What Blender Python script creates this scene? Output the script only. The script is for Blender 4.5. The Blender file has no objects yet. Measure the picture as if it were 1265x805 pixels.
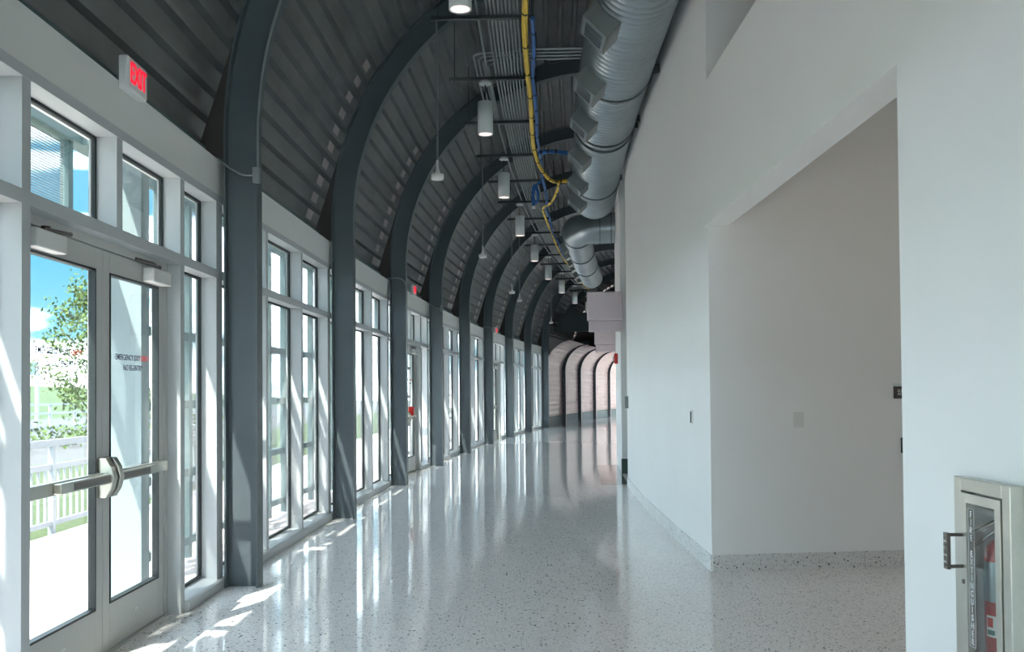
import bpy, bmesh, math, random
from mathutils import Matrix, Vector
random.seed(7)
S = bpy.context.scene
COL = S.collection
sin, cos, pi = math.sin, math.cos, math.pi

# ------------------------------------------------------------------ camera
F_PX, EYE, PITCH, ROLL, HORIZON = 1200.0, 1.45, 0.02, 0.008, 483.0
cd = bpy.data.cameras.new('camera'); cam = bpy.data.objects.new('camera', cd); COL.objects.link(cam)
fw = Vector((0, cos(PITCH), sin(PITCH))); up0 = Vector((0, -sin(PITCH), cos(PITCH))); rt0 = Vector((1, 0, 0))
rt = rt0*cos(ROLL) - up0*sin(ROLL); up = rt0*sin(ROLL) + up0*cos(ROLL)
cam.matrix_world = Matrix(((rt.x, up.x, -fw.x, 0), (rt.y, up.y, -fw.y, 0), (rt.z, up.z, -fw.z, EYE), (0, 0, 0, 1)))
cd.sensor_fit = 'HORIZONTAL'; cd.sensor_width = 36.0; cd.lens = F_PX*36/1265
cd.shift_y = (HORIZON - F_PX*math.tan(PITCH) - 402.5)/1265
cd.clip_start = .05; cd.clip_end = 2000
S.camera = cam

# ------------------------------------------------------------------ sky, sun, exposure
SKY_STRENGTH, SUN_STRENGTH, EXPOSURE = 1.0, 1.6, 3.32
w = bpy.data.worlds.new('sky'); S.world = w; w.use_nodes = True
nt = w.node_tree; nt.nodes.clear()
out = nt.nodes.new('ShaderNodeOutputWorld'); bg = nt.nodes.new('ShaderNodeBackground')
geo = nt.nodes.new('ShaderNodeTexCoord'); sep = nt.nodes.new('ShaderNodeSeparateXYZ')
nt.links.new(geo.outputs['Generated'], sep.inputs[0])
ramp = nt.nodes.new('ShaderNodeValToRGB'); nt.links.new(sep.outputs['Z'], ramp.inputs[0])
ramp.color_ramp.elements[0].position = 0.0; ramp.color_ramp.elements[0].color = (.07, .135, .165, 1)
ramp.color_ramp.elements[1].position = .6; ramp.color_ramp.elements[1].color = (.02, .07, .15, 1)
e = ramp.color_ramp.elements.new(.12); e.color = (.027, .088, .125, 1)
mp = nt.nodes.new('ShaderNodeMapping'); mp.inputs['Scale'].default_value = (2.2, 2.2, 9); nt.links.new(geo.outputs['Generated'], mp.inputs[0])
cl = nt.nodes.new('ShaderNodeTexNoise'); cl.inputs['Scale'].default_value = 1.7; cl.inputs['Detail'].default_value = 6
nt.links.new(mp.outputs[0], cl.inputs[0])
cr = nt.nodes.new('ShaderNodeValToRGB'); nt.links.new(cl.outputs[0], cr.inputs[0])
cr.color_ramp.elements[0].position = .44; cr.color_ramp.elements[0].color = (0, 0, 0, 1)
cr.color_ramp.elements[1].position = .60; cr.color_ramp.elements[1].color = (1, 1, 1, 1)
mx = nt.nodes.new('ShaderNodeMix'); mx.data_type = 'RGBA'
nt.links.new(cr.outputs[0], mx.inputs[0]); nt.links.new(ramp.outputs[0], mx.inputs[6]); mx.inputs[7].default_value = (1.16, 1.28, 1.42, 1)
nt.links.new(mx.outputs[2], bg.inputs[0]); bg.inputs[1].default_value = SKY_STRENGTH
nt.links.new(bg.outputs[0], out.inputs[0])
sl = bpy.data.lights.new('sun', 'SUN'); sl.energy = SUN_STRENGTH; sl.angle = .009; sl.color = (1, .95, .88)
sun = bpy.data.objects.new('sun', sl); COL.objects.link(sun)
sun.rotation_euler = Vector((1, 2.3, -3.2)).to_track_quat('-Z', 'Y').to_euler()
S.view_settings.view_transform = 'Standard'; S.view_settings.look = 'None'; S.view_settings.gamma = 1
S.view_settings.use_curve_mapping = False; S.view_settings.exposure = EXPOSURE
S.cycles.use_denoising = True
S.cycles.max_bounces = 10; S.cycles.diffuse_bounces = 6; S.cycles.glossy_bounces = 5; S.cycles.transparent_max_bounces = 16
S.cycles.sample_clamp_indirect = 6

# ------------------------------------------------------------------ corridor curve: s along the column line, w towards the inner wall
XM, YM, RC, S0, DS = -1.9137, 5.7386, 159.56, 7.265, 3.9012
def th(s): return (s-YM)/RC
def P(s, w=0, z=0):
    t = th(s); return Vector((XM + RC - (RC-w)*cos(t), YM + (RC-w)*sin(t), z))
def col_s(i): return S0 + DS*i
def frame_at(s, s_ang=None):
    return Matrix.Translation(P(s)) @ Matrix.Rotation(-th(s if s_ang is None else s_ang), 4, 'Z')   # local x = w, y = along

# ------------------------------------------------------------------ materials
MATS = {}
def lin(c): return tuple((v/12.92 if v <= .04045 else ((v+.055)/1.055)**2.4) for v in c)
def srgb(r, g, b): return lin((r/255, g/255, b/255))
def mat(name, col, rough=.5, metal=0, var=.04, scale=6, bump=0, bscale=200, spec=.5, emit=None, es=0, coat=0):
    m = bpy.data.materials.new(name); m.use_nodes = True; n = m.node_tree; b = n.nodes['Principled BSDF']
    b.inputs['Roughness'].default_value = rough; b.inputs['Metallic'].default_value = metal
    b.inputs['Specular IOR Level'].default_value = spec
    tc = n.nodes.new('ShaderNodeTexCoord')
    no = n.nodes.new('ShaderNodeTexNoise'); no.inputs['Scale'].default_value = scale; no.inputs['Detail'].default_value = 4
    n.links.new(tc.outputs['Object'], no.inputs[0])
    r = n.nodes.new('ShaderNodeValToRGB'); n.links.new(no.outputs[0], r.inputs[0])
    r.color_ramp.elements[0].position = .3; r.color_ramp.elements[1].position = .7
    r.color_ramp.elements[0].color = (*[max(0, v*(1-var)) for v in col], 1)
    r.color_ramp.elements[1].color = (*[min(1, v*(1+var)) for v in col], 1)
    n.links.new(r.outputs[0], b.inputs['Base Color'])
    if bump:
        n2 = n.nodes.new('ShaderNodeTexNoise'); n2.inputs['Scale'].default_value = bscale; n.links.new(tc.outputs['Object'], n2.inputs[0])
        bp = n.nodes.new('ShaderNodeBump'); bp.inputs['Strength'].default_value = bump; bp.inputs['Distance'].default_value = .01
        n.links.new(n2.outputs[0], bp.inputs['Height']); n.links.new(bp.outputs[0], b.inputs['Normal'])
    if emit:
        b.inputs['Emission Color'].default_value = (*emit, 1); b.inputs['Emission Strength'].default_value = es
    if coat: b.inputs['Coat Weight'].default_value = coat
    MATS[name] = m; return m
mat('wall_white', srgb(242, 242, 240), .55, var=.012, scale=1.2, bump=.03)
mat('soffit_white', srgb(226, 222, 224), .6, var=.01)
mat('frame_white', srgb(196, 199, 200), .38, var=.015, scale=3)
mat('fascia_white', srgb(232, 232, 228), .5, var=.012, scale=2)
mat('door_grey', srgb(196, 196, 192), .35, var=.015)
mat('steel_dark', srgb(88, 97, 101), .4, metal=.15, var=.07, scale=2.5, bump=.04, bscale=40)
mat('deck_dark', srgb(116, 118, 117), .5, metal=.25, var=.14, scale=1.8, bump=.05, bscale=30)
mat('glint_pale', srgb(190, 178, 178), .6, var=.1)
mat('galvanised', srgb(150, 160, 164), .32, metal=.75, var=.08, scale=3)
mat('galv_dark', srgb(128, 133, 132), .45, metal=.5, var=.08)
mat('strap_grey', srgb(104, 112, 114), .5, metal=.4)
mat('conduit', srgb(150, 156, 156), .35, metal=.7)
mat('strut', srgb(70, 74, 74), .5, metal=.5)
mat('black', srgb(28, 28, 28), .5)
mat('gasket', srgb(30, 38, 38), .5)
mat('stainless', srgb(196, 194, 184), .28, metal=.9, var=.03, scale=20)
mat('stainless_dark', srgb(120, 112, 106), .35, metal=.8)
mat('lamp_white', srgb(206, 212, 210), .45, var=.01)
mat('lamp_glow', (1, .8, .72), .5, emit=(1, .74, .66), es=.13)
mat('added_downlight_glow', (1, .8, .7), .5, emit=(1, .68, .48), es=1.5)
mat('plastic_white', srgb(228, 228, 224), .4, var=.01)
mat('exit_red', (.5, .004, .02), .4, emit=(1, .006, .035), es=.12)
mat('red', srgb(196, 38, 34), .35, var=.02)
mat('ext_red', srgb(168, 40, 34), .3, var=.03)
mat('cable_yellow', srgb(226, 190, 62), .5, var=.12, scale=40)
mat('cable_blue', srgb(44, 98, 164), .5, var=.12, scale=40)
mat('sign_pink', srgb(226, 208, 212), .45, var=.01)
mat('lining_pink', srgb(196, 172, 170), .45, metal=.2, var=.08, scale=3, bump=.1, bscale=60)
mat('base_green', srgb(74, 92, 82), .5)
mat('dark_panel', srgb(66, 60, 56), .5)
mat('text_dark', srgb(30, 30, 62), .5)
mat('text_red', srgb(206, 52, 58), .5)
mat('text_white', srgb(236, 236, 236), .5)
mat('ext_frame', srgb(92, 114, 114), .5, var=.04)
mat('pier_white', srgb(124, 138, 140), .6, var=.01)
mat('plaza', srgb(226, 206, 202), .8, var=.05, scale=2)
mat('rail_white', srgb(150, 158, 164), .45, var=.01)
mat('grass', srgb(58, 70, 16), .9, var=.25, scale=9)
mat('hill_green', srgb(54, 72, 18), .9, var=.2, scale=.4)
mat('gravel', srgb(84, 80, 78), .9, var=.35, scale=14)
mat('asphalt', srgb(76, 76, 84), .8, var=.08)
mat('leaf', srgb(70, 90, 18), .7, var=.3, scale=3)
mat('bark', srgb(96, 82, 66), .8, var=.2)
mat('label_paper', srgb(222, 222, 216), .5)

def glass_mat(name, tint, refl=1.0):
    m = bpy.data.materials.new(name); m.use_nodes = True; n = m.node_tree; n.nodes.clear()
    o = n.nodes.new('ShaderNodeOutputMaterial'); t = n.nodes.new('ShaderNodeBsdfTransparent'); g = n.nodes.new('ShaderNodeBsdfGlossy')
    t.inputs[0].default_value = (*tint, 1); g.inputs['Roughness'].default_value = .01; g.inputs['Color'].default_value = (refl, refl, refl, 1)
    lw = n.nodes.new('ShaderNodeLayerWeight'); pw = n.nodes.new('ShaderNodeMath'); pw.operation = 'POWER'; pw.inputs[1].default_value = 5
    f = n.nodes.new('ShaderNodeMath'); f.operation = 'MULTIPLY_ADD'; f.inputs[1].default_value = .9; f.inputs[2].default_value = .035; x = n.nodes.new('ShaderNodeMixShader')
    lw.inputs[0].default_value = .5; n.links.new(lw.outputs['Facing'], pw.inputs[0]); n.links.new(pw.outputs[0], f.inputs[0])
    n.links.new(f.outputs[0], x.inputs[0]); n.links.new(t.outputs[0], x.inputs[1]); n.links.new(g.outputs[0], x.inputs[2]); n.links.new(x.outputs[0], o.inputs[0])
    MATS[name] = m
glass_mat('glass', (.925, .97, .962)); glass_mat('glass_clear', (.93, .94, .93), .9)

def terrazzo(name, base, rough, wave):
    m = mat(name, base, rough, var=.03, scale=.6); n = m.node_tree; b = n.nodes['Principled BSDF']
    tc = next(q for q in n.nodes if q.type == 'TEX_COORD'); ramp = next(q for q in n.nodes if q.type == 'VALTORGB')
    prev = ramp.outputs[0]
    for sc, thr, dist, colr in ((38, .84, .30, (.12, .125, .13)), (70, .84, .33, (.22, .22, .225)), (55, .78, .42, (.80, .80, .79)), (110, .75, .42, (.42, .41, .40))):
        v = n.nodes.new('ShaderNodeTexVoronoi'); v.inputs['Scale'].default_value = sc; n.links.new(tc.outputs['Object'], v.inputs['Vector'])
        sp = n.nodes.new('ShaderNodeSeparateColor'); n.links.new(v.outputs['Color'], sp.inputs[0])
        a = n.nodes.new('ShaderNodeMath'); a.operation = 'GREATER_THAN'; a.inputs[1].default_value = thr; n.links.new(sp.outputs[0], a.inputs[0])
        d = n.nodes.new('ShaderNodeMath'); d.operation = 'LESS_THAN'; d.inputs[1].default_value = dist; n.links.new(v.outputs['Distance'], d.inputs[0])
        p = n.nodes.new('ShaderNodeMath'); p.operation = 'MULTIPLY'; n.links.new(a.outputs[0], p.inputs[0]); n.links.new(d.outputs[0], p.inputs[1])
        mix = n.nodes.new('ShaderNodeMix'); mix.data_type = 'RGBA'; mix.inputs[7].default_value = (*colr, 1)
        n.links.new(p.outputs[0], mix.inputs[0]); n.links.new(prev, mix.inputs[6]); prev = mix.outputs[2]
    n.links.new(prev, b.inputs['Base Color'])
    if wave:
        n2 = n.nodes.new('ShaderNodeTexNoise'); n2.inputs['Scale'].default_value = 2.6; n2.inputs['Detail'].default_value = 1.5; n.links.new(tc.outputs['Object'], n2.inputs[0])
        bp = n.nodes.new('ShaderNodeBump'); bp.inputs['Strength'].default_value = wave; bp.inputs['Distance'].default_value = .01
        n.links.new(n2.outputs[0], bp.inputs['Height']); n.links.new(bp.outputs[0], b.inputs['Normal'])
terrazzo('terrazzo', srgb(242, 237, 233), .07, .06)
terrazzo('terrazzo_base', srgb(222, 221, 218), .35, 0)
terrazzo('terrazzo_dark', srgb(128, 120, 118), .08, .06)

def perforated():
    m = mat('perforated', srgb(170, 158, 154), .6, var=.03); n = m.node_tree; b = n.nodes['Principled BSDF']; o = next(q for q in n.nodes if q.type == 'OUTPUT_MATERIAL')
    tc = next(q for q in n.nodes if q.type == 'TEX_COORD')
    v = n.nodes.new('ShaderNodeTexVoronoi'); v.inputs['Scale'].default_value = 55; v.inputs['Randomness'].default_value = 0; v.voronoi_dimensions = '2D'
    sp = n.nodes.new('ShaderNodeSeparateXYZ'); cb = n.nodes.new('ShaderNodeCombineXYZ')
    n.links.new(tc.outputs['Object'], sp.inputs[0]); n.links.new(sp.outputs['Y'], cb.inputs['X']); n.links.new(sp.outputs['Z'], cb.inputs['Y'])
    n.links.new(cb.outputs[0], v.inputs['Vector'])
    l = n.nodes.new('ShaderNodeMath'); l.operation = 'LESS_THAN'; l.inputs[1].default_value = .46; n.links.new(v.outputs['Distance'], l.inputs[0])
    t = n.nodes.new('ShaderNodeBsdfTransparent'); x = n.nodes.new('ShaderNodeMixShader')
    n.links.new(l.outputs[0], x.inputs[0]); n.links.new(b.outputs[0], x.inputs[1]); n.links.new(t.outputs[0], x.inputs[2]); n.links.new(x.outputs[0], o.inputs[0])
perforated()

# ------------------------------------------------------------------ mesh helpers
class MB:
    def __init__(s): s.v = []; s.f = []; s.sm = []
    def add(s, vs, fs, smooth=False):
        o = len(s.v); s.v += [tuple(q) for q in vs]
        for f in fs: s.f.append([i+o for i in f]); s.sm.append(smooth)
        return s
    def box(s, x0, x1, y0, y1, z0, z1):
        vs = [(x, y, z) for z in (z0, z1) for y in (y0, y1) for x in (x0, x1)]
        return s.add(vs, [(0, 2, 3, 1), (4, 5, 7, 6), (0, 1, 5, 4), (2, 6, 7, 3), (0, 4, 6, 2), (1, 3, 7, 5)])
    def prism(s, poly, z0, z1, fn=None):           # poly in local xy, extruded in z (or mapped by fn(x, y, z))
        n = len(poly); fn = fn or (lambda a, b, c: (a, b, c))
        vs = [fn(a, b, z0) for a, b in poly] + [fn(a, b, z1) for a, b in poly]
        return s.add(vs, [tuple(range(n))[::-1], tuple(range(n, 2*n))] + [(i, (i+1) % n, n+(i+1) % n, n+i) for i in range(n)])
    def tube(s, path, r, n=8, caps=True, rfn=None):
        pts = [Vector(p) for p in path]; rings = []; ref = None
        for i, p in enumerate(pts):
            t = (pts[min(i+1, len(pts)-1)] - pts[max(i-1, 0)]).normalized()
            if ref is None: ref = Vector((0, 0, 1)) if abs(t.z) < .9 else Vector((1, 0, 0))
            a = t.cross(ref).normalized(); b = a.cross(t); ref = b
            rr = rfn(i) if rfn else r
            rings.append([p + (a*cos(2*pi*k/n) + b*sin(2*pi*k/n))*rr for k in range(n)])
        vs = [v for q in rings for v in q]; fs = []
        for i in range(len(rings)-1):
            for k in range(n): fs.append((i*n+k, i*n+(k+1) % n, (i+1)*n+(k+1) % n, (i+1)*n+k))
        s.add(vs, fs, True)
        if caps: s.add(rings[0], [tuple(range(n))[::-1]]); s.add(rings[-1], [tuple(range(n))])
        return s
    def lathe(s, prof, n=24, c=(0, 0, 0)):         # prof [(r, z)]
        vs = [(c[0]+r*cos(2*pi*k/n), c[1]+r*sin(2*pi*k/n), c[2]+z) for r, z in prof for k in range(n)]; fs = []
        for i in range(len(prof)-1):
            for k in range(n): fs.append((i*n+k, i*n+(k+1) % n, (i+1)*n+(k+1) % n, (i+1)*n+k))
        return s.add(vs, fs, True)
    def mesh(s, name, m):
        me = bpy.data.meshes.new(name); me.from_pydata(s.v, [], s.f); me.polygons.foreach_set('use_smooth', s.sm)
        if m: me.materials.append(MATS[m])
        b = bmesh.new(); b.from_mesh(me); bmesh.ops.recalc_face_normals(b, faces=b.faces); b.to_mesh(me); b.free()
        me.update(); return me
    def build(s, name, m, parent=None, mw=None, bevel=0):
        o = bpy.data.objects.new(name, s.mesh(name, m)); COL.objects.link(o)
        if parent: o.parent = parent
        if mw is not None: o.matrix_local = mw
        if bevel:
            q = o.modifiers.new('bevel', 'BEVEL'); q.width = bevel; q.segments = 2; q.limit_method = 'ANGLE'
        return o
def box(*a): return MB().box(*a)
def tag(o, label=None, cat=None, group=None, kind=None):
    if label: o['label'] = label
    if cat: o['category'] = cat
    if group: o['group'] = group
    if kind: o['kind'] = kind
    return o
def empty(name, mw=None):
    o = bpy.data.objects.new(name, None); COL.objects.link(o); o.empty_display_size = .1
    if mw is not None: o.matrix_world = mw
    return o
def obj(name, me, parent=None, mw=None):
    o = bpy.data.objects.new(name, me); COL.objects.link(o)
    if parent: o.parent = parent
    if mw is not None: o.matrix_local = mw
    return o
def text_mesh(txt, size, m, align='CENTER', ext=.0006, line=1.0, bold=0):
    c = bpy.data.curves.new('lettering', 'FONT'); c.body = txt; c.size = size; c.align_x = align; c.align_y = 'CENTER'; c.extrude = ext; c.space_line = line; c.offset = bold
    o = bpy.data.objects.new('lettering', c); COL.objects.link(o)
    dg = bpy.context.evaluated_depsgraph_get(); me = bpy.data.meshes.new_from_object(o.evaluated_get(dg))
    bpy.data.objects.remove(o); bpy.data.curves.remove(c); me.materials.clear(); me.materials.append(MATS[m]); return me
def basis(x, y, z, loc): return Matrix(((x[0], y[0], z[0], loc[0]), (x[1], y[1], z[1], loc[1]), (x[2], y[2], z[2], loc[2]), (0, 0, 0, 1)))
FACE_W = lambda loc: basis((0, 1, 0), (0, 0, 1), (1, 0, 0), loc)          # faces +w, reads along +s
FACE_MX = lambda loc: basis((0, -1, 0), (0, 0, 1), (-1, 0, 0), loc)       # faces -X
FACE_MY = lambda loc: basis((1, 0, 0), (0, 0, 1), (0, -1, 0), loc)        # faces -Y
ORD = ['first', 'second', 'third', 'fourth', 'fifth', 'sixth', 'seventh', 'eighth', 'ninth', 'tenth', 'eleventh', 'twelfth', 'thirteenth', 'fourteenth', 'fifteenth', 'sixteenth', 'seventeenth', 'eighteenth', 'nineteenth', 'twentieth']

# ------------------------------------------------------------------ setting: floor, roof, walls
I0, I1 = -4, 8                    # glazed bays I0 .. I1-1 ; columns I0 .. I1
SB, SE = col_s(I0), 64.0
def strip(w0, w1, s0, s1, z0, z1, step=1.0):
    n = max(1, int((s1-s0)/step)); mb = MB(); vs = []
    for k in range(n+1):
        s = s0 + (s1-s0)*k/n
        a, b = (w0(s) if callable(w0) else w0), (w1(s) if callable(w1) else w1)
        vs += [P(s, a, z0), P(s, b, z0), P(s, b, z1), P(s, a, z1)]
    fs = [(0, 1, 2, 3), tuple(4*n+i for i in (3, 2, 1, 0))]
    for k in range(n):
        for i in range(4): fs.append((4*k+i, 4*k+4+i, 4*k+4+(i+1) % 4, 4*k+(i+1) % 4))
    return mb.add(vs, fs)
fl = strip(-.43, 8, SB-1, SE, -.25, 0).build('floor', 'terrazzo'); tag(fl, 'polished pale terrazzo floor with dark chips along the curved corridor', 'floor', kind='structure')
WR = lambda s: 3.486 - .0155*(s-7.83) if s < 12 else 3.421 - .006*(s-12)
# solid wall between alcove and side opening
pts = [tuple(P(s, WR(s))[:2]) for s in [7.83+.3*k for k in range(25)]]
e1 = P(15.05, WR(15.05)); e2 = P(15.05, 7.0)
C0 = P(7.83, WR(7.83)); AL = (Vector((3.278, 8.016, 0)) - Vector((1.586, 7.826, 0))).normalized()
far = C0 + AL*3.9
wr = MB().prism(pts + [tuple(e1[:2]), tuple(e2[:2]), (far.x, far.y)], 0, 6.75).build('wall_right', 'wall_white')
tag(wr, 'white plastered curved inner wall between the alcove and the side opening', 'wall', kind='structure')
wf = strip(3.415, 7, 17.2, SE, 0, 6.75).build('wall_right_far', 'wall_white')
tag(wf, 'white inner wall beyond the side opening with the projecting box signs', 'wall', kind='structure')
rb = strip(6.5, 7, 15.0, 17.3, 0, 6.75).build('wall_recess', 'wall_white'); tag(rb, 'white back wall inside the side opening', 'wall', kind='structure')
NW, NT, NE = 1.56, 1.75, 3.89     # near wall plane, back, end
CY0, CY1, CZ0, CZ1 = 2.99, 3.326, .45, 1.13
nw = MB().box(NW, NT, SB-1, CY0, 0, 6.75).box(NW, NT, CY1, NE, 0, 6.75).box(NW, NT, CY0, CY1, 0, CZ0).box(NW, NT, CY0, CY1, CZ1, 6.75).build('wall_right_near', 'wall_white')
tag(nw, 'white inner wall holding the fire extinguisher cabinet', 'wall', kind='structure')
hd = MB().box(NW+.008, NT, NE, 7.86, 2.766, 3.92).build('wall_header', 'wall_white'); tag(hd, 'white beam across the top of the alcove opening', 'beam', kind='structure')
ab = MB().box(5.4, 5.6, -1, 8.4, 0, 6.75).box(NT, 5.6, -1.2, -1, 0, 6.75).build('wall_alcove', 'wall_white'); tag(ab, 'white side walls of the alcove', 'wall', kind='structure')
wb = strip(-.6, -.25, SB-1.3, SB-1, 0, 6.9).build('wall_end', 'wall_white'); tag(wb, 'white end pier of the corridor', 'wall', kind='structure')
we = empty('window_end_added', frame_at(SB-1.15)); tag(we, 'added full height glazing at the unseen end of the corridor', 'window', kind='structure')  # glazing added out of view to let more daylight in
for k in range(5): MB().box(-.25+.86*k, -.17+.86*k, -.06, .06, 0, 6.75).build('mullion', 'frame_white', we)  # uprights of the added end glazing
for z in (0, 2.3, 4.5, 6.67):
    for k in range(4): MB().box(-.17+.86*k, .61+.86*k, -.05, .05, z, z+.08).build('rail', 'frame_white', we)  # rails of the added end glazing
for z in (.08, 2.38, 4.58):
    for k in range(4): MB().box(-.17+.86*k, .61+.86*k, -.005, .005, z, z+(2.22 if z < 1 else 2.12 if z < 3 else 2.09)).build('pane', 'glass', we)  # panes of the added end glazing
wb2 = strip(-.6, 8, SE, SE+.3, 0, 6.9).build('wall_far_end', 'wall_white'); tag(wb2, 'white wall closing the far end of the corridor', 'wall', kind='structure')
rf = strip(3.55, 8.2, 8.2, SE+.3, 6.75, 6.95).build('ceiling_slab', 'deck_dark'); tag(rf, 'dark flat ceiling slab above the inner wall', 'ceiling', kind='structure')

rf2 = MB().box(1.6, 5.7, SB-1, 8.25, 6.75, 6.95).build('ceiling_alcove', 'wall_white'); tag(rf2, 'white ceiling over the alcove', 'ceiling', kind='structure')

rf3 = MB().box(2.05, 5.4, -1, 8.0, 4.1, 4.25).build('ceiling_alcove_shade', 'wall_white'); tag(rf3, 'added white slab shading the upper alcove wall, out of view', 'ceiling', kind='structure')  # slab added out of view so the upper alcove wall stays darker
for k, y in enumerate((2.6, 5.4)):  # unseen lamps added to brighten the alcove
    o = empty('added_downlight', Matrix.Translation((3.5, y, 4.085))); tag(o, f'added unseen downlight brightening the alcove, {ORD[k]} along the alcove', 'downlight', 'added alcove fill lights')
    MB().lathe([(.20, .008), (.26, .008), (.26, -.012), (.20, -.012)], 24).build('added_trim_ring', 'plastic_white', o); MB().lathe([(0, 0), (.2, .002)], 24).build('lens', 'added_downlight_glow', o)

def base_run(name, label, segs, m, h=.13, t=.012):
    b = empty(name); tag(b, label, 'baseboard', kind='structure')
    for a, c in segs:
        d = (c-a).normalized(); nrm = Vector((d.y, -d.x, 0))*t
        poly = [tuple(a[:2]), tuple(c[:2]), tuple((c+nrm)[:2]), tuple((a+nrm)[:2])]
        MB().prism(poly, 0, h).build('base_piece', m, b)
    return b
ss = [7.83 + (15.05-7.83)*k/6 for k in range(7)]
segs = []
for a, c in zip(ss, ss[1:]):
    q = [a + (c-a)*k/3 for k in range(4)]
    for u, v in zip(q, q[1:]): segs.append((P(v, WR(v)), P(u, WR(u))))
base_run('baseboard_right', 'speckled pale terrazzo baseboard along the curved white inner wall', [(b_, a_) for a_, b_ in segs], 'terrazzo_base', t=-.012)
base_run('baseboard_alcove', 'speckled pale terrazzo baseboard along the shaded alcove wall', [(C0 + AL*(.005+1.27*k), C0 + AL*(1.27*(k+1))) for k in range(3)], 'terrazzo_base')
gb = MB().box(0, .9, -.012, 0, 0, .26).build('baseboard_opening', 'base_green', mw=frame_at(17.2) @ Matrix.Translation((3.405, 0, 0)))
tag(gb, 'dark green baseboard on the wall end beside the side opening', 'baseboard', kind='structure')
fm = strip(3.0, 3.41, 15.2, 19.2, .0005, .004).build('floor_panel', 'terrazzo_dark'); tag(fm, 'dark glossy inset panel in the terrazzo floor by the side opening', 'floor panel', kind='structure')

# ------------------------------------------------------------------ roof deck (corrugated sheets, bay by bay)
WC, ZC, RI = 2.97, 3.40, 2.97           # rib arc centre and inner radius
DEP = .25                                # column / rib depth
RD = RI + DEP + .012                     # deck low flats
def deck_line(d):                        # point and normal at arclength d from the eave end of the deck line
    zt = 4.4; a0 = math.asin((zt-ZC)/RD); pw, pz = WC - RD*cos(a0), zt
    tx, tz = -sin(a0), -cos(a0)          # downwards along the tangent
    L1 = (zt-3.16)/cos(a0)
    if d < L1:
        k = L1-d; return (pw+tx*k, pz+tz*k), (-cos(a0), sin(a0))
    a = a0 + (d-L1)/RD
    if a <= pi/2: return (WC-RD*cos(a), ZC+RD*sin(a)), (-cos(a), sin(a))
    return (WC+(a-pi/2)*RD, ZC+RD), (0, 1)
LTOT = (4.4-3.16)/cos(math.asin(1.0/RD)) + RD*(pi/2-math.asin(1.0/RD)) + .75
PITCH_D, DH = .2, .07
prof = []; flats = []
d = 0.0
while d < LTOT:
    for off, h in ((0, 0), (.035, 0), (.055, DH), (.18, DH)):
        (a, b), (na, nb) = deck_line(d+off); prof.append((a+na*h, b+nb*h))
    flats.append(d+.1175); d += PITCH_D
def deck_mesh(L):
    vs = [(a, 0, b) for a, b in prof] + [(a, L, b) for a, b in prof]; n = len(prof)
    return MB().add(vs, [(i, i+1, n+i+1, n+i) for i in range(n-1)]).mesh('deck_panel', 'deck_dark')
DM = deck_mesh(DS+.05)
ceil = empty('ceiling'); tag(ceil, 'dark grey corrugated steel deck vaulting over the corridor', 'ceiling', kind='structure')
glints = []  # pale plates imitating patches of reflected sunlight on the deck flutes
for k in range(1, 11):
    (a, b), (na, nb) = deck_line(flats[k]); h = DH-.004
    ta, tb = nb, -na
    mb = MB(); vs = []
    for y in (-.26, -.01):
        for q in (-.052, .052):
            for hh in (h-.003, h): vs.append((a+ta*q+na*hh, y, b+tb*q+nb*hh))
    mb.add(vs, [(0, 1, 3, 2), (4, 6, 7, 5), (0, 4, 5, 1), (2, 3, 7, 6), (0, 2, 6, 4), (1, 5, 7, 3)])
    glints.append(mb.mesh('flute_glint', 'glint_pale'))
for i in range(I0, 10):
    fr = frame_at(col_s(i), col_s(i+.5))
    dk = obj('deck_panel', DM, ceil, fr)
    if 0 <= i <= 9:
        for m_ in glints: obj('flute_glint', m_, dk, Matrix.Translation((0, DS-.01, 0)))
# dark end above the lowered vault
bk = strip(-.7, 3.41, 46.4, 46.6, 3.45, 6.9).build('wall_bulkhead', 'dark_panel'); tag(bk, 'dark bulkhead closing the high vault above the pink lining', 'wall', kind='structure')

# ------------------------------------------------------------------ steel arches
def sweep(mb, offs, y0, y1, path):        # band between two offsets (from inner face, outward) along path of (w, z, nw, nz)
    vs = []
    for (a, b, na, nb) in path:
        for y in (y0, y1):
            for o_ in offs: vs.append((a+na*o_, y, b+nb*o_))
    n = len(path); fs = [(0, 1, 3, 2), tuple(4*(n-1)+i for i in (0, 2, 3, 1))]
    for i in range(n-1):
        for p, q in ((0, 1), (1, 3), (3, 2), (2, 0)): fs.append((4*i+p, 4*i+q, 4*i+4+q, 4*i+4+p))
    return mb.add(vs, fs)
def arch_path(z0, zc, wc, r, wend, n=28, straight=True):
    p = [(wc-r, z0, -1, 0)] if z0 < zc else []
    for k in range(n+1):
        a = (pi/2)*k/n
        if z0 < zc or zc+r*sin(a) >= z0: p.append((wc-r*cos(a), zc+r*sin(a), -cos(a), sin(a)))
    if wend > wc: p.append((wend, zc+r, 0, 1))
    return p
def arch_meshes(path):
    t = .014; FWD = .15
    return (('web', sweep(MB(), (t, DEP-t), FWD/2-.005, FWD/2+.005, path).mesh('web', 'steel_dark')),
            ('inner_flange', sweep(MB(), (0, t), 0, FWD, path).mesh('inner_flange', 'steel_dark')),
            ('outer_flange', sweep(MB(), (DEP-t, DEP), 0, FWD, path).mesh('outer_flange', 'steel_dark')))
AM = arch_meshes(arch_path(0, ZC, WC, RI, 3.38)); AMU = arch_meshes(arch_path(4.1, ZC, WC, RI, 3.38))
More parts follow.
